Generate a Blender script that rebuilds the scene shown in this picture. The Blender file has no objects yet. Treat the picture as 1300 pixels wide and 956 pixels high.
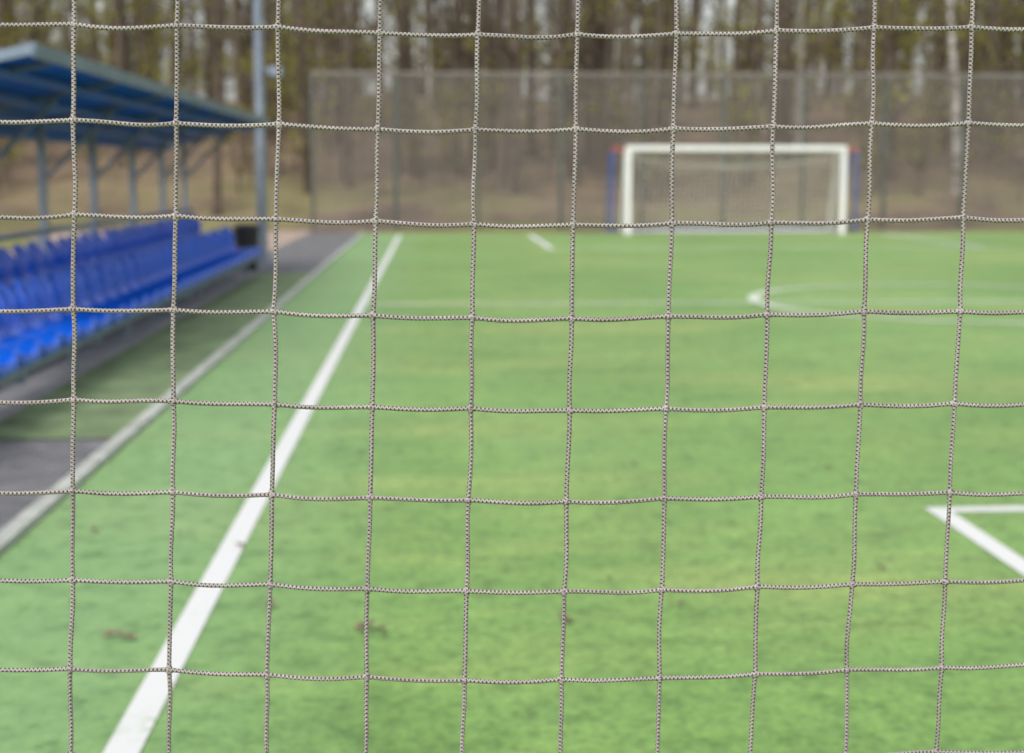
import bpy, math, random
import numpy as np
from mathutils import Vector, Matrix
random.seed(7); rng=np.random.default_rng(7)
S=bpy.context.scene
R=math.radians

# ------------------------------------------------------------ materials
def new_mat(name):
    m=bpy.data.materials.new(name); m.use_nodes=True
    nt=m.node_tree; b=nt.nodes['Principled BSDF']
    return m,nt,b
def N(nt,t,**k):
    n=nt.nodes.new(t)
    for a,v in k.items(): setattr(n,a,v)
    return n
def ramp(nt,stops,src):
    r=N(nt,'ShaderNodeValToRGB'); cr=r.color_ramp
    while len(cr.elements)<len(stops): cr.elements.new(0.5)
    for e,(p,c) in zip(cr.elements,stops):
        e.position=p; e.color=(c[0],c[1],c[2],1)
    nt.links.new(src,r.inputs['Fac']); return r
def noise(nt,scale,detail=4,rough=.6,vec=None,scl=None):
    n=N(nt,'ShaderNodeTexNoise'); n.inputs['Scale'].default_value=scale
    n.inputs['Detail'].default_value=detail; n.inputs['Roughness'].default_value=rough
    if vec is None:
        g=N(nt,'ShaderNodeNewGeometry'); vec=g.outputs['Position']
    if scl:
        mp=N(nt,'ShaderNodeMapping'); mp.inputs['Scale'].default_value=scl
        nt.links.new(vec,mp.inputs['Vector']); vec=mp.outputs['Vector']
    nt.links.new(vec,n.inputs['Vector'])
    return n
def mix(nt,fac,a,b,mode='MIX'):
    m=N(nt,'ShaderNodeMix',data_type='RGBA',blend_type=mode)
    def put(s,v):
        if isinstance(v,(int,float)): s.default_value=v
        elif isinstance(v,tuple): s.default_value=(v[0],v[1],v[2],1)
        else: nt.links.new(v,s)
    put(m.inputs[0],fac); put(m.inputs[6],a); put(m.inputs[7],b)
    return m.outputs[2]
def math_n(nt,op,a,b=None):
    m=N(nt,'ShaderNodeMath',operation=op)
    for i,v in enumerate((a,b)):
        if v is None: continue
        if isinstance(v,(int,float)): m.inputs[i].default_value=v
        else: nt.links.new(v,m.inputs[i])
    return m.outputs[0]
def bump(nt,b,h,strength=.3,dist=.01):
    n=N(nt,'ShaderNodeBump'); n.inputs['Strength'].default_value=strength
    n.inputs['Distance'].default_value=dist
    nt.links.new(h,n.inputs['Height']); nt.links.new(n.outputs['Normal'],b.inputs['Normal'])
def simple(name,col,rough=.5,metal=0,var=.25,scale=4.,spec=.5):
    m,nt,b=new_mat(name)
    n=noise(nt,scale,5)
    d=tuple(c*(1-var) for c in col); l=tuple(min(1,c*(1+var)) for c in col)
    r=ramp(nt,[(.3,d),(.7,l)],n.outputs['Fac'])
    nt.links.new(r.outputs['Color'],b.inputs['Base Color'])
    b.inputs['Roughness'].default_value=rough; b.inputs['Metallic'].default_value=metal
    b.inputs['Specular IOR Level'].default_value=spec
    return m

# turf
def turf_mat():
    m,nt,b=new_mat('artificial_turf')
    g=N(nt,'ShaderNodeNewGeometry'); P=g.outputs['Position']
    big=noise(nt,.28,4,.6,P,(1,.7,1)); mid=noise(nt,2.2,5,.7,P,(.7,1.1,1)); clump=noise(nt,9,5,.75,P); fine=noise(nt,30,4,.8,P)
    base=ramp(nt,[(.32,(.145,.285,.052)),(.52,(.185,.345,.075)),(.72,(.235,.395,.108))],big.outputs['Fac']).outputs['Color']
    yel=ramp(nt,[(.48,(0,0,0)),(.68,(1,1,1))],noise(nt,.6,6,.65,P,(.4,1.0,1)).outputs['Fac']).outputs['Color']
    c=mix(nt,math_n(nt,'MULTIPLY',yel,.75),base,(.33,.40,.11))
    mr=ramp(nt,[(.3,(.76,.79,.76)),(.7,(1.15,1.13,1.17))],mid.outputs['Fac']).outputs['Color']
    c=mix(nt,1.,c,mr,'MULTIPLY')
    cr=ramp(nt,[(.34,(.52,.60,.48)),(.48,(.98,.99,.98)),(.70,(1.24,1.19,1.22))],clump.outputs['Fac']).outputs['Color']
    c=mix(nt,.9,c,cr,'MULTIPLY')
    fr=ramp(nt,[(.34,(.5,.5,.47)),(.55,(1.05,1.05,1.05)),(.75,(1.35,1.35,1.3))],fine.outputs['Fac']).outputs['Color']
    c=mix(nt,.85,c,fr,'MULTIPLY')
    sx=N(nt,'ShaderNodeSeparateXYZ'); nt.links.new(P,sx.inputs[0])
    mk=N(nt,'ShaderNodeMapRange'); mk.inputs[1].default_value=-.1; mk.inputs[2].default_value=-1.0
    nt.links.new(sx.outputs['X'],mk.inputs[0])
    c=mix(nt,math_n(nt,'MULTIPLY',mk.outputs[0],.6),c,mix(nt,1.,(.215,.375,.165),cr,'MULTIPLY'))
    nt.links.new(c,b.inputs['Base Color']); b.inputs['Roughness'].default_value=.6
    b.inputs['Specular IOR Level'].default_value=.35
    b.inputs['Sheen Weight'].default_value=.08; b.inputs['Sheen Roughness'].default_value=.5
    bump(nt,b,clump.outputs['Fac'],.5,.03)
    return m
def paint_mat(name,wear,col=(.66,.67,.66)):
    m,nt,b=new_mat(name)
    n=noise(nt,30,6,.75); n2=noise(nt,2.,4,.6)
    s=math_n(nt,'ADD',math_n(nt,'MULTIPLY',n.outputs['Fac'],.6),math_n(nt,'MULTIPLY',n2.outputs['Fac'],.4))
    r=ramp(nt,[(max(0,wear-.08),(.26,.42,.17)),(wear+.08,col)],s)
    nt.links.new(r.outputs['Color'],b.inputs['Base Color']); b.inputs['Roughness'].default_value=.7
    return m
def ground_mat():
    m,nt,b=new_mat('leaf_litter_ground')
    g=N(nt,'ShaderNodeNewGeometry'); P=g.outputs['Position']
    a=noise(nt,.45,6,.65,P); f=noise(nt,6,6,.75,P)
    c=ramp(nt,[(.3,(.12,.088,.062)),(.5,(.215,.160,.112)),(.7,(.32,.245,.175))],f.outputs['Fac']).outputs['Color']
    c2=ramp(nt,[(.35,(.5,.5,.48)),(.65,(1.25,1.2,1.15))],a.outputs['Fac']).outputs['Color']
    c=mix(nt,1.,c,c2,'MULTIPLY')
    sx=N(nt,'ShaderNodeSeparateXYZ'); nt.links.new(P,sx.inputs[0])
    mk=N(nt,'ShaderNodeMapRange'); mk.inputs[1].default_value=48; mk.inputs[2].default_value=36.5
    nt.links.new(sx.outputs['Y'],mk.inputs[0])
    gn=ramp(nt,[(.42,(0,0,0)),(.58,(1,1,1))],noise(nt,.22,4,.6,P).outputs['Fac']).outputs['Color']
    fac=math_n(nt,'MULTIPLY',math_n(nt,'MULTIPLY',gn,mk.outputs[0]),.9)
    c=mix(nt,fac,c,(.22,.24,.06))
    nt.links.new(c,b.inputs['Base Color']); b.inputs['Roughness'].default_value=.95
    bump(nt,b,f.outputs['Fac'],.8,.06)
    return m
def paving_mat():
    m,nt,b=new_mat('paving_tiles')
    g=N(nt,'ShaderNodeNewGeometry')
    br=N(nt,'ShaderNodeTexBrick'); br.inputs['Scale'].default_value=5
    br.inputs['Color1'].default_value=(.14,.147,.165,1); br.inputs['Color2'].default_value=(.22,.225,.245,1)
    br.inputs['Mortar'].default_value=(.07,.07,.065,1); br.inputs['Mortar Size'].default_value=.03
    nt.links.new(g.outputs['Position'],br.inputs['Vector'])
    n=noise(nt,3,6,.7)
    r=ramp(nt,[(.3,(.65,.65,.65)),(.7,(1.4,1.35,1.3))],n.outputs['Fac'])
    c=mix(nt,1.,br.outputs['Color'],r.outputs['Color'],'MULTIPLY')
    nt.links.new(c,b.inputs['Base Color']); b.inputs['Roughness'].default_value=.7
    bump(nt,b,br.outputs['Fac'],-.4,.006)
    return m
def braid_mat():
    m,nt,b=new_mat('braided_nylon_cord')
    uv=N(nt,'ShaderNodeUVMap'); sx=N(nt,'ShaderNodeSeparateXYZ'); nt.links.new(uv.outputs[0],sx.inputs[0])
    U=sx.outputs['X']; V=sx.outputs['Y']
    p=.0042
    vv=math_n(nt,'MULTIPLY',V,2*math.pi/p); uu=math_n(nt,'MULTIPLY',U,2*math.pi*2)
    a=math_n(nt,'SINE',math_n(nt,'ADD',uu,vv)); c=math_n(nt,'SINE',math_n(nt,'SUBTRACT',uu,vv))
    h=math_n(nt,'MAXIMUM',a,c)
    fb=noise(nt,700,3,.75)
    h2=math_n(nt,'ADD',math_n(nt,'MULTIPLY',h,.42),math_n(nt,'MULTIPLY',fb.outputs['Fac'],.75))
    r=ramp(nt,[(.12,(.080,.068,.064)),(.42,(.205,.180,.170)),(.84,(.50,.465,.45))],h2)
    big=noise(nt,14,3,.6)
    rb=ramp(nt,[(.3,(.78,.76,.75)),(.7,(1.1,1.08,1.07))],big.outputs['Fac'])
    nt.links.new(mix(nt,1.,r.outputs['Color'],rb.outputs['Color'],'MULTIPLY'),b.inputs['Base Color'])
    b.inputs['Roughness'].default_value=.65
    bump(nt,b,h2,.9,.0012)
    return m
def bark_mat(name,dark,light,scl=(6,6,1.2),lo=.35,hi=.65):
    m,nt,b=new_mat(name)
    n=noise(nt,1.5,6,.7,None,scl)
    r=ramp(nt,[(lo,dark),(hi,light)],n.outputs['Fac'])
    nt.links.new(r.outputs['Color'],b.inputs['Base Color']); b.inputs['Roughness'].default_value=.9
    return m
def leaf_mat():
    m,nt,b=new_mat('spring_foliage')
    n=noise(nt,.35,3,.5); n2=noise(nt,5,2,.5)
    r=ramp(nt,[(.36,(.17,.14,.05)),(.48,(.32,.30,.06)),(.62,(.46,.46,.07))],n.outputs['Fac'])
    r2=ramp(nt,[(.3,(.6,.6,.6)),(.7,(1.2,1.2,1.2))],n2.outputs['Fac'])
    nt.links.new(mix(nt,1.,r.outputs['Color'],r2.outputs['Color'],'MULTIPLY'),b.inputs['Base Color'])
    b.inputs['Roughness'].default_value=.6
    t=N(nt,'ShaderNodeBsdfTranslucent'); nt.links.new(r.outputs['Color'],t.inputs['Color'])
    mx=N(nt,'ShaderNodeMixShader'); mx.inputs[0].default_value=.5
    nt.links.new(b.outputs[0],mx.inputs[1]); nt.links.new(t.outputs[0],mx.inputs[2])
    nt.links.new(mx.outputs[0],nt.nodes['Material Output'].inputs['Surface'])
    return m

M=dict(
 turf=turf_mat(), paint=paint_mat('line_paint',.36), faded=paint_mat('faded_line_paint',.42,(.60,.66,.56)),
 ground=ground_mat(), paving=paving_mat(), braid=braid_mat(),
 mat=simple('worn_green_matting',(.165,.235,.115),.9,0,.4,3),
 kerb=simple('kerb_concrete',(.40,.42,.38),.85,0,.25,5),
 concrete=simple('concrete',(.30,.30,.31),.85,0,.2,4),
 seat=simple('blue_seat_plastic',(.005,.105,.66),.16,0,.15,2,.8),
 roof=simple('blue_roof_sheet',(.010,.125,.46),.4,0,.25,1.5),
 steel=simple('painted_steel',(.20,.24,.30),.5,.2,.2,3),
 fascia=simple('galvanised_fascia',(.20,.26,.33),.45,.2,.2,3),
 white=simple('white_goal_paint',(.72,.72,.73),.4,0,.06,3),
 bluep=simple('blue_goal_paint',(.07,.11,.30),.5,0,.2,3),
 redp=simple('red_goal_paint',(.42,.10,.09),.5,0,.2,3),
 cord=simple('goal_net_cord',(.58,.56,.53),.8,0,.1,3),
 wire=simple('fence_wire',(.175,.16,.148),.7,0,.2,3),
 fpost=simple('green_fence_post',(.045,.065,.052),.6,0,.2,3),
 bin=simple('black_plastic',(.012,.012,.014),.5,0,.2,3),
 dleaf=simple('dead_leaf',(.16,.105,.075),.8,0,.5,9),
 bark=bark_mat('grey_brown_bark',(.045,.035,.027),(.165,.125,.093)),
 birch=bark_mat('birch_bark',(.10,.09,.08),(.50,.48,.45),(1.5,1.5,5),.38,.55),
 leaf=leaf_mat(), dirt=simple('sandy_dirt',(.38,.29,.24),.95,0,.3,2.5),
)

# ------------------------------------------------------------ mesh helper
class MB:
    def __init__(s): s.v=[]; s.f=[]; s.m=[]; s.n=0
    def add(s,verts,faces,mi=0):
        o=s.n; s.v.extend(map(tuple,verts)); s.n+=len(verts)
        s.f.extend(tuple(i+o for i in f) for f in faces); s.m.extend([mi]*len(faces))
    def box(s,x0,x1,y0,y1,z0,z1,mi=0):
        s.add([(x0,y0,z0),(x1,y0,z0),(x1,y1,z0),(x0,y1,z0),(x0,y0,z1),(x1,y0,z1),(x1,y1,z1),(x0,y1,z1)],
              [(0,3,2,1),(4,5,6,7),(0,1,5,4),(1,2,6,5),(2,3,7,6),(3,0,4,7)],mi)
    def tube(s,pts,rad,sides=8,mi=0,cap=True):
        pts=[Vector(p) for p in pts]; n=len(pts)
        if not hasattr(rad,'__len__'): rad=[rad]*n
        vs=[]
        t0=(pts[-1]-pts[0]).normalized()
        ref=Vector((0,0,1)) if abs(t0.z)<.8 else Vector((1,0,0))
        for i,p in enumerate(pts):
            t=(pts[min(i+1,n-1)]-pts[max(i-1,0)]).normalized()
            a=t.cross(ref).normalized(); b=a.cross(t)
            for k in range(sides):
                an=2*math.pi*(k+.5)/sides
                vs.append(p+(a*math.cos(an)+b*math.sin(an))*rad[i])
        fs=[]
        for i in range(n-1):
            for k in range(sides):
                k2=(k+1)%sides
                fs.append((i*sides+k,i*sides+k2,(i+1)*sides+k2,(i+1)*sides+k))
        if cap:
            fs.append(tuple(range(sides-1,-1,-1))); fs.append(tuple((n-1)*sides+k for k in range(sides)))
        s.add(vs,fs,mi)
    def sheet(s,x0,x1,y0,y1,z,mi=0):
        s.add([(x0,y0,z),(x1,y0,z),(x1,y1,z),(x0,y1,z)],[(0,1,2,3)],mi)
    def obj(s,name,mats,parent=None,smooth=False,bevel=0):
        me=bpy.data.meshes.new(name); me.from_pydata(s.v,[],s.f)
        for m in mats: me.materials.append(m)
        if len(mats)>1: me.polygons.foreach_set('material_index',s.m)
        if smooth: me.polygons.foreach_set('use_smooth',[True]*len(s.f))
        me.update()
        o=bpy.data.objects.new(name,me); S.collection.objects.link(o)
        if bevel:
            b=o.modifiers.new('b','BEVEL'); b.width=bevel; b.segments=2; b.limit_method='ANGLE'
        if parent: o.parent=parent
        return o
def empty(name,loc=(0,0,0)):
    e=bpy.data.objects.new(name,None); S.collection.objects.link(e); return e

# ------------------------------------------------------------ terrain
def hill(x,y):
    d=max(y-37.3,(-x-8.5)*.8 if y<60 else 0,0)
    t=min(d/30,1); h=4.9*(t*t*(3-2*t)*.55+t*.45)
    h+=(.22*math.sin(x*.33+y*.21)+.12*math.sin(x*.9-y*.6+1))*min(1,d/5)
    return h-.03
xs=[-320,-200,-120]+list(np.arange(-75,90,1.5))+[120,200,320]
ys=[-200,-100,-50]+list(np.arange(-20,115,1.5))+[150,220,320]
mb=MB(); W=len(xs)
vs=[(x,y,hill(x,y)) for y in ys for x in xs]
fs=[(j*W+i,j*W+i+1,(j+1)*W+i+1,(j+1)*W+i) for j in range(len(ys)-1) for i in range(W-1)]
mb.add(vs,fs); mb.obj('ground',[M['ground']],smooth=True)

mb=MB(); mb.sheet(-1.62,17.,-4,33.9,0); mb.obj('football_pitch',[M['turf']])
# markings
KX=-.775; w=.045
mb=MB(); z=.004
mb.sheet(KX-w,KX+w,-1.4,33.0,z)
mb.sheet(KX+w,15.,32.9,33.0,z)
bx0,bx1=2.13,11.9
mb.sheet(bx0-w,bx1+w,5.75,5.84,z); mb.sheet(bx0-w,bx0+w,-1.4,5.75,z); mb.sheet(bx1-w,bx1+w,-1.4,5.75,z)
mb.sheet(bx0+.1-w*1.4,bx0+.1+w*1.4,26.9,32.9,z); mb.sheet(10.6-w*1.4,10.6+w*1.4,26.9,32.9,z)
mb.obj('pitch_markings',[M['paint']])
mb=MB()
mb.sheet(KX+w,15.,15.44,15.55,z); mb.sheet(bx0+.05,11.05,26.74,26.9,z)
n=96; cx,cy,r0,r1=5.95,15.5,2.30,2.43
vs=[];fs=[]
for k in range(n):
    a=2*math.pi*k/n
    vs+= [(cx+r0*math.cos(a),cy+r0*math.sin(a),.008),(cx+r1*math.cos(a),cy+r1*math.sin(a),.008)]
fs=[(2*k,2*k+1,(2*k+3)%(2*n),(2*k+2)%(2*n)) for k in range(n)]
mb.add(vs,fs); mb.obj('faded_pitch_markings',[M['faded']])
# kerb
mb=MB(); y=-4
while y<33.9:
    mb.box(-1.705,-1.625,y,min(y+.99,33.9),-.1,.03); y+=1.0
mb.obj('kerb',[M['kerb']],bevel=.008)
mb=MB(); mb.sheet(-3.0,-1.705,-4,34.5,-.012); mb.obj('pavement',[M['paving']])
mb=MB(); mb.sheet(-2.53,-1.71,7.7,20.5,-.004); mb.obj('green_matting',[M['mat']])
mb=MB(); mb.sheet(-9,-3.0,21.5,36,-.018); mb.obj('dirt_path',[M['dirt']])

# fallen leaves
mb=MB()
for i in range(130):
    x=random.uniform(-1.6,8); y=random.uniform(4.2,24); s=random.uniform(.010,.024); a=random.uniform(0,6.28)
    if i<8: x,y,s=[(-.99,4.29,.030),(-.94,4.26,.026),(-.22,4.32,.034),(-.54,4.57,.024),(.41,4.36,.026),(-1.35,5.6,.02),(-.17,4.30,.026),(1.6,4.9,.02)][i]
    P=[(-1.2,0,.0),(-.4,.6,.4),(.5,.5,.3),(1.2,0,.6),(.5,-.5,.35),(-.4,-.6,.45)]
    vs=[(x+s*(px*math.cos(a)-py*math.sin(a)),y+s*(px*math.sin(a)+py*math.cos(a)),.012+s*pz) for px,py,pz in P]
    mb.add(vs,[(0,1,2,3),(0,3,4,5)])
mb.obj('fallen_leaves',[M['dleaf']])

# ------------------------------------------------------------ spectator stand
st=empty('spectator_stand')
def seat_row(name,xf,zs,y0,y1,pitch=.46):
    mb=MB(); y=y0
    prof=[(-.012,-.055),(.0,-.012),(.03,.004),(.12,-.014),(.25,-.024),(.345,-.012),(.395,.035),(.415,.12),(.43,.22),(.445,.315),(.46,.335),(.472,.315)]
    while y<y1:
        hw=.198; K=9; vs=[]; tx=random.gauss(0,.006)
        for pi,(px,pz) in enumerate(prof):
            for k in range(K):
                s=(k/(K-1))*2-1
                lift=.045*abs(s)**3
                ww=hw*(1-.10*max(0,(pz-.15)/.2)) 
                drop=-.07*abs(s)**4 if pz>.28 else 0
                if pz<.1: vs.append((xf-px,y+hw+s*ww,zs+pz+lift*(0 if pi<1 else 1)))
                else: vs.append((xf-px+lift*1.3+tx*pz*4,y+hw+s*ww,zs+pz+drop))
        fs=[(i*K+k,i*K+k+1,(i+1)*K+k+1,(i+1)*K+k) for i in range(len(prof)-1) for k in range(K-1)]
        mb.add(vs,fs); y+=pitch
    o=mb.obj(name,[M['seat']],st,smooth=True)
    sd=o.modifiers.new('s','SOLIDIFY'); sd.thickness=.012
    return o
seat_row('seats_front_row',-2.33,.38,4.0,19.5)
seat_row('seats_back_row',-3.0,.50,4.0,20.8)
mb=MB()
for (xa,zt,ye) in ((-2.40,.325,19.6),(-2.66,.325,19.6),(-3.06,.445,20.9),(-3.33,.445,20.9)):
    mb.box(xa-.03,xa+.03,3.8,ye,zt-.06,zt)
for y in np.arange(4.5,20,1.9):
    mb.box(-2.60,-2.55,y,y+.05,.0,.264); mb.box(-2.69,-2.37,y+.003,y+.047,.205,.263)
    mb.box(-3.24,-3.19,y,y+.05,.0,.384); mb.box(-3.36,-3.03,y+.003,y+.047,.325,.383)
mb.obj('seat_frame',[M['steel']],st)
mb=MB(); mb.box(-2.80,-2.50,3.5,20.4,-.1,.015); mb.box(-3.7,-3.1,3.5,22,-.1,.012); mb.obj('footing',[M['concrete']],st)
mb=MB()
for y in [9.5,11.5,13.5,15.5,17.5,19.4,21.1]:
    mb.box(-3.65,-3.58,y-.035,y+.035,0,1.90)
    mb.tube([(-3.61,y,1.35),(-2.95,y,2.0)],.022,8)
    mb.tube([(-3.61,y,1.885),(-2.47,y,2.135)],.028,6)
    mb.tube([(-3.61,y+.0,.9),(-4.2,y,.0)],.022,8)
mb.box(-3.60,-3.55,9.2,21.4,.86,.91)
mb.obj('posts',[M['steel']],st)
mb=MB(); yy=np.arange(8.9,21.5,.05)
vs=[]
for i,y in enumerate(yy):
    c=.012*math.sin(y*2*math.pi/.2)
    vs+=[(-2.42,y,2.185+c),(-3.85,y,1.875+c),(-3.85,y,1.855+c),(-2.42,y,2.165+c)]
n=len(yy)
fs=[]
for i in range(n-1):
    for k in range(4):
        fs.append((i*4+k,i*4+(k+1)%4,(i+1)*4+(k+1)%4,(i+1)*4+k))
fs+=[(0,1,2,3),((n-1)*4+3,(n-1)*4+2,(n-1)*4+1,(n-1)*4)]
mb.add(vs,fs); mb.obj('roof_sheet',[M['roof']],st)
mb=MB()
for xa in (-2.7,-3.1,-3.5):
    zz=2.16-(-2.42-xa)*.217-.03
    mb.box(xa-.025,xa+.025,8.95,21.4,zz-.045,zz-.003)
mb.box(-3.875,-3.855,8.95,21.4,1.74,1.86)
mb.obj('purlins',[M['roof']],st)
mb=MB(); mb.box(-2.419,-2.385,8.86,21.5,2.115,2.205)
mb.tube([(-2.40,8.87,2.165),(-3.88,8.87,1.845)],.045,4)
mb.tube([(-2.40,21.5,2.165),(-3.88,21.5,1.845)],.04,4)
mb.obj('fascia',[M['fascia']],st)
# litter bin
b=empty('litter_bin'); mb=MB()
mb.tube([(-2.75,21.2,0),(-2.75,21.2,.6)],[.15,.19],16); mb.tube([(-2.75,21.2,.602),(-2.75,21.2,.64),(-2.75,21.2,.68)],[.205,.205,.12],16)
mb.obj('bin_body',[M['bin']],b)

# ------------------------------------------------------------ light pole
lp=empty('floodlight_pole'); mb=MB()
mb.tube([(-2.66,22.4,-.05),(-2.66,22.4,4),(-2.66,22.4,9)],[.085,.07,.055],16); mb.tube([(-2.66,22.4,-.04),(-2.66,22.4,.03)],.16,12)
mb.obj('pole',[M['steel']],lp,smooth=False)
mb=MB(); mb.box(-2.50,-2.30,22.3,22.5,2.9,3.05); mb.tube([(-2.6,22.4,2.99),(-2.5,22.4,2.99)],.02,8)
mb.obj('junction_box',[M['steel']],lp,bevel=.01)
mb=MB(); mb.box(-3.1,-2.2,22.3,22.5,9,9.08); mb.box(-3.1,-2.75,22.1,22.3,8.85,9.2); mb.box(-2.55,-2.2,22.1,22.3,8.85,9.2)
mb.obj('floodlights',[M['steel']],lp,bevel=.01)

# ------------------------------------------------------------ goals
def goal(name,x0,x1,y,h,r,mp,mb_,ms,net=True,depth=1.1):
    g=empty(name); a=MB()
    a.box(x0-2*r,x0,y-r,y+r,0,h); a.box(x1,x1+2*r,y-r,y+r,0,h)
    a.obj('posts',[mp],g,bevel=.01)
    a=MB(); a.box(x0-2*r,x1+2*r,y-r-.003,y+r+.003,h,h+2*r); a.obj('crossbar',[mb_],g,bevel=.01)
    a=MB()
    for x in (x0-r,x1+r):
        a.tube([(x,y+r,h+r),(x,y+.55,h+r*.5),(x,y+depth,.05)],.028,8)
        a.tube([(x,y+r,.04),(x,y+depth,.04)],.028,8)
    a.tube([(x0-r,y+depth,.04),(x1+r,y+depth,.04)],.028,8)
    a.obj('stays',[ms],g)
    if net:
        a=MB(); nx=int((x1-x0)/.12); K=16
        def pt(u,s):
            x=x0+(x1-x0)*u
            sag=.30*math.sin(math.pi*min(1,s*2.2))*(math.sin(math.pi*u)**.5 if 0<u<1 else 0)
            if s<.3: t=s/.3; return (x,y+.06+t*.6,h-.02-.05*t-sag)
            t=(s-.3)/.7; return (x,y+.66+(depth-.66)*t,(h-.07)*(1-t)+.03-sag*(1-t))
        for i in range(nx+1):
            u=i/nx; a.tube([pt(u,k/K) for k in range(K+1)],.0055,4,cap=False)
        for k in range(0,23):
            a.tube([pt(j/24,k/22) for j in range(25)],.0055,4,cap=False)
        for x in (x0,x1):
            for k in range(1,16):
                zz=h*k/16; d=.66+(depth-.66)*(1-zz/h)
                a.tube([(x,y+.05,zz),(x,y+d,zz)],.0045,4,cap=False)
            for k in range(1,6):
                d=depth*k/6; top=h if d<.66 else h*(1-(d-.66)/(depth-.66))
                a.tube([(x,y+d,.03),(x,y+d,max(.05,top))],.0045,4,cap=False)
        a.obj('goal_net',[M['cord']],g)
    return g
goal('football_goal',4.57,9.48,32.85,1.93,.062,M['white'],M['white'],M['white'],True)
goal('training_goal_frame',4.36,10.25,34.3,1.95,.035,M['bluep'],M['redp'],M['bluep'],False,1.2)

# ------------------------------------------------------------ far fence
fe=empty('mesh_fence'); FY=36.5; mb=MB()
x=-3.03
while x<27: mb.box(x-.055,x+.055,FY+.01,FY+.11,-.1,3.95); x+=2.1
mb.obj('fence_posts',[M['fpost']],fe)
mb=MB()
for x in np.arange(-3.0,27,.2): mb.box(x-.017,x+.017,FY-.004,FY,0.0,3.9)
for z in np.arange(.03,3.95,.2): mb.box(-3.03,27,FY-.014,FY-.005,z-.017,z+.017)
mb.box(-3.03,27,FY-.02,FY+.008,3.90,3.97)
mb.obj('fence_mesh',[M['wire']],fe)

# ------------------------------------------------------------ trees
def quads(mb,P,D,Wd,mi):
    n=len(P); v=np.empty((n,4,3)); v[:,0]=P-Wd; v[:,1]=P+Wd; v[:,2]=P+D+Wd*.6; v[:,3]=P+D-Wd*.6
    o=mb.n; mb.v.extend(map(tuple,v.reshape(-1,3).tolist())); mb.n+=4*n
    idx=(np.arange(n)[:,None]*4+np.arange(4)+o).tolist()
    mb.f.extend(map(tuple,idx)); mb.m.extend([mi]*n)
def tree(mb,x,y,H,r,birch=False,leafy=.5,nb=18,low=.2):
    z0=hill(x,y)-.1; lean=(random.uniform(-.07,.07),random.uniform(-.05,.05)); ph=random.uniform(0,6)
    def c(t): return Vector((x+lean[0]*H*t+.12*math.sin(ph+t*5)*t*2,y+lean[1]*H*t+.1*math.cos(ph+t*4)*t*2,z0+H*t))
    ts=[0,.03,.12,.25,.4,.55,.7,.85,1]
    mb.tube([c(t) for t in ts],[r*(1.35 if t==0 else (1-.88*t)) for t in ts],7,1 if birch else 0,cap=False)
    for i in range(nb):
        t=random.uniform(low,.97); p=c(t); a=random.uniform(0,6.28); L=random.uniform(.9,2.6)*(1.25-t)*H/13*1.3
        up=random.uniform(.25,1.1); d=Vector((math.cos(a),math.sin(a),up)).normalized()*L
        rb=max(.012,r*(1-.88*t)*.42)
        m=p+d*.5+Vector((0,0,-.05*L)); e=p+d+Vector((random.uniform(-.2,.2),random.uniform(-.2,.2),.15*L))
        mb.tube([p,m,e],[rb,rb*.65,.008],4,0,cap=False)
        k=9
        s=rng.uniform(.25,1,(k,1)); P=np.array(p)+(np.array(e)-np.array(p))*s
        D=rng.normal(0,.28,(k,3)); D[:,2]=np.abs(D[:,2])*.9+.05*(1 if not birch else -1.5)
        D=D*rng.uniform(.8,2.2,(k,1)); Wd=rng.normal(0,1,(k,3)); Wd/=np.linalg.norm(Wd,axis=1)[:,None]
        quads(mb,P,D,Wd*.011,0)
        nl=int(k*leafy*5)
        if nl:
            ii=rng.integers(0,k,nl); Q=P[ii]+D[ii]*rng.uniform(.2,1.1,(nl,1))+rng.normal(0,.05,(nl,3))
            dl=rng.normal(0,.05,(nl,3)); wl=rng.normal(0,.034,(nl,3))
            quads(mb,Q,dl,wl,2)
TM=[M['bark'],M['birch'],M['leaf']]
for (x,y,H,r,bi) in [(13.5,52,15,.19,1),(15.9,42.5,14,.14,1),(7.8,62,15,.13,1),
                      (1.4,50,15,.2,0),(-3.7,43,13,.15,0),(-6.0,40,14,.14,0),(4.6,47,14,.16,0),(11,46,13,.13,0),(-11,36,14,.17,0),(-1.2,47,13,.14,0),(17.6,47,14,.17,0),(14.5,45,14,.2,0)]:
    mb=MB(); tree(mb,x,y,H,r,bool(bi),.6,24,.15)
    mb.obj('birch_tree' if bi else 'deciduous_tree',TM,smooth=False)
mb=MB(); cnt=0
while cnt<410:
    y=random.uniform(30,98); x=random.uniform(-.36*y-8,.48*y+10)
    if y<44 and x>-8.5: continue
    if hill(x,y)<.25: continue
    q=x/y
    lf=random.choice([.9,1.5,2.0]) if (q>.27 or q<-.2) else random.choice([.05,.15,.3,.8])
    bi=random.random()<.03 and y>65
    tree(mb,x,y,random.uniform(10,16),random.uniform(.09,.22),bi,lf,15,.15); cnt+=1
cnt=0
while cnt<320:
    y=random.uniform(31,80); x=random.uniform(-.36*y-6,.48*y+6)
    if y<41 and x>-8.5: continue
    if hill(x,y)<.2: continue
    tree(mb,x,y,random.uniform(2.,5.5),random.uniform(.018,.04),False,random.choice([.2,.5,.9]),7,.2); cnt+=1
mb.obj('woodland',TM)

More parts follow.
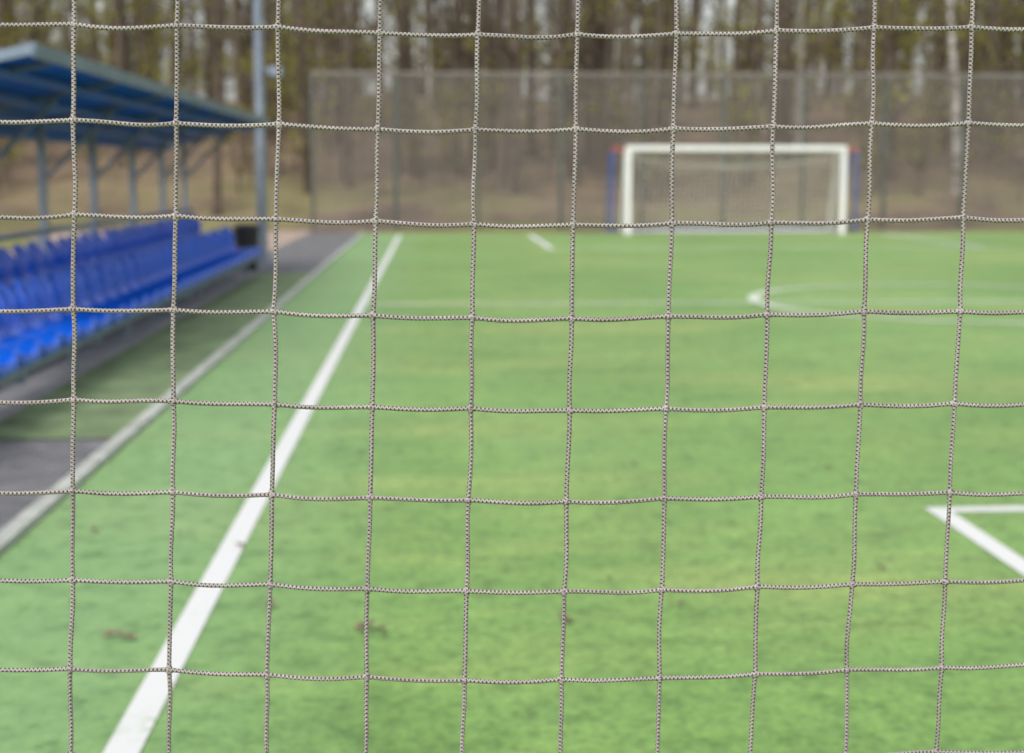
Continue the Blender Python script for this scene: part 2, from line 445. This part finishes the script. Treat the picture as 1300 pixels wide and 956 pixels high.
# ------------------------------------------------------------ ball stop net
D=1.45; PER=.0042
C0,C1,R0,R1=-13,22,-13,15
jx=rng.normal(0,.0007,(60,60)); jz=rng.normal(0,.0007,(60,60)); jy=rng.normal(0,.0015,(60,60))
def knot(c,r):
    rr=max(-6,min(13,r)); f=rr/7.
    x=-.353-.0273*f+(.1+.0026*f)*c
    z=1.567-.0943*r-.0022*rr*c/9-.0085*math.sin(math.pi*c/9)**2
    i=c-C0; j=r-R0
    return np.array((x+jx[i,j],D+jy[i,j]+.01*math.sin(c*.5+r*.3),z+jz[i,j]))
VV=[];FF=[];UVS=[];nv=0
SD=8
th=2*np.pi*np.arange(SD)/SD
def cordseg(A,B,vert,fine):
    global nv
    n=112 if fine else 8
    t=np.linspace(0,1,n+1); L=np.linalg.norm(B-A)
    P=A[None]*(1-t[:,None])+B[None]*t[:,None]
    s=np.sin(np.pi*t)
    if vert:
        P[:,0]+=random.gauss(0,.0006)*s+random.gauss(0,.0004)*np.sin(2*np.pi*t); P[:,1]+=random.gauss(0,.001)*s
        a=np.array((1.,0,0)); b=np.array((0,1.,0))
    else:
        P[:,2]+=(-.0020+random.gauss(0,.0005))*s+random.gauss(0,.0004)*np.sin(2*np.pi*t); P[:,1]+=random.gauss(0,.001)*s
        a=np.array((0,0,1.)); b=np.array((0,1.,0))
    v=t*L; ph=random.uniform(0,6.28)
    rad=.00225*(1+.5*np.exp(-(v/.0038)**2)+.5*np.exp(-((L-v)/.0038)**2))
    am=.14 if fine else 0
    rr=rad[:,None]*(1+am*np.maximum(np.sin(2*th[None]+2*np.pi*v[:,None]/PER+ph),np.sin(2*th[None]-2*np.pi*v[:,None]/PER-ph))-am*.4)
    V=P[:,None,:]+rr[:,:,None]*(a*np.cos(th)[None,:,None]+b*np.sin(th)[None,:,None])
    VV.append(V.reshape(-1,3))
    i=np.arange(n)[:,None]*SD; k=np.arange(SD)[None]; k2=(k+1)%SD
    F=np.stack([i+k,i+k2,i+SD+k2,i+SD+k],-1).reshape(-1,4)+nv
    FF.append(F); nv+=(n+1)*SD
    u0=(k/SD+0*i)+ph/(4*np.pi); u1=((k+1)/SD+0*i)+ph/(4*np.pi)
    v0=(v[:-1][:,None]+0*k); v1=(v[1:][:,None]+0*k)
    UV=np.stack([np.stack([u0,v0],-1),np.stack([u1,v0],-1),np.stack([u1,v1],-1),np.stack([u0,v1],-1)],2).reshape(-1,2)
    UVS.append(UV)
def blob(A,fine):
    global nv
    n=6; t=np.linspace(.05,np.pi-.05,n+1)
    rx,ry,rz=.0041*random.uniform(.85,1.15),.0034,.0040*random.uniform(.85,1.15)
    V=np.stack([rx*np.sin(t)[:,None]*np.cos(th)[None],ry*np.sin(t)[:,None]*np.sin(th)[None],rz*np.cos(t)[:,None]+0*th[None]],-1)*rng.uniform(.85,1.15,(n+1,SD,1))+A
    VV.append(V.reshape(-1,3))
    i=np.arange(n)[:,None]*SD; k=np.arange(SD)[None]; k2=(k+1)%SD
    FF.append(np.stack([i+k,i+SD+k,i+SD+k2,i+k2],-1).reshape(-1,4)+nv); nv+=(n+1)*SD
    v=t*.004
    u0=(k/SD+0*i);u1=((k+1)/SD+0*i);v0=(v[:-1][:,None]+0*k);v1=(v[1:][:,None]+0*k)
    UVS.append(np.stack([np.stack([u0,v0],-1),np.stack([u0,v1],-1),np.stack([u1,v1],-1),np.stack([u1,v0],-1)],2).reshape(-1,2))
for c in range(C0,C1+1):
    for r in range(R0,R1+1):
        K=knot(c,r); fine=(-3<=c<=12 and -3<=r<=10)
        blob(K,fine)
        if c<C1: cordseg(K,knot(c+1,r),False,fine)
        if r<R1: cordseg(K,knot(c,r+1),True,fine)
V=np.concatenate(VV); F=np.concatenate(FF); UV=np.concatenate(UVS)
me=bpy.data.meshes.new('ball_stop_net')
me.vertices.add(len(V)); me.vertices.foreach_set('co',V.astype(np.float32).ravel())
me.loops.add(F.size); me.loops.foreach_set('vertex_index',F.astype(np.int32).ravel())
me.polygons.add(len(F)); me.polygons.foreach_set('loop_start',np.arange(0,F.size,4,dtype=np.int32))
me.polygons.foreach_set('use_smooth',np.ones(len(F),dtype=bool))
uvl=me.uv_layers.new(name='UVMap'); uvl.data.foreach_set('uv',UV.astype(np.float32).ravel())
me.update(calc_edges=True); me.validate()
me.materials.append(M['braid'])
o=bpy.data.objects.new('ball_stop_net',me); S.collection.objects.link(o)

# ------------------------------------------------------------ light
w=bpy.data.worlds.new('World'); S.world=w; w.use_nodes=True; nt=w.node_tree
bg=nt.nodes['Background']; sky=N(nt,'ShaderNodeTexSky',sky_type='NISHITA'); sky.sun_disc=False
sky.sun_elevation=R(48); sky.sun_rotation=R(200); sky.dust_density=4; sky.air_density=1.2
hs=N(nt,'ShaderNodeHueSaturation'); hs.inputs['Saturation'].default_value=.3; hs.inputs['Value'].default_value=1.45
nt.links.new(sky.outputs[0],hs.inputs['Color']); nt.links.new(hs.outputs[0],bg.inputs['Color'])
bg.inputs['Strength'].default_value=.148
L=bpy.data.lights.new('sun','SUN'); L.energy=.95; L.angle=R(25); L.color=(1,.95,.88)
lo=bpy.data.objects.new('sun',L); S.collection.objects.link(lo)
az=R(200); el=R(48)
d=Vector((math.sin(az)*math.cos(el),math.cos(az)*math.cos(el),math.sin(el)))
lo.rotation_euler=d.to_track_quat('Z','Y').to_euler()

# ------------------------------------------------------------ camera
cam=bpy.data.cameras.new('camera'); co=bpy.data.objects.new('camera',cam); S.collection.objects.link(co)
cam.sensor_width=36; cam.lens=50; cam.clip_end=1000; cam.clip_start=.05
cam.shift_y=-45/1300
co.location=(0,0,1.42); co.rotation_euler=(R(90-6.73),0,R(-3.17))
cam.dof.use_dof=True; cam.dof.focus_distance=1.44; cam.dof.aperture_fstop=4.6; cam.dof.aperture_blades=9
S.camera=co
S.view_settings.view_transform='Standard'; S.view_settings.look='None'; S.view_settings.exposure=0
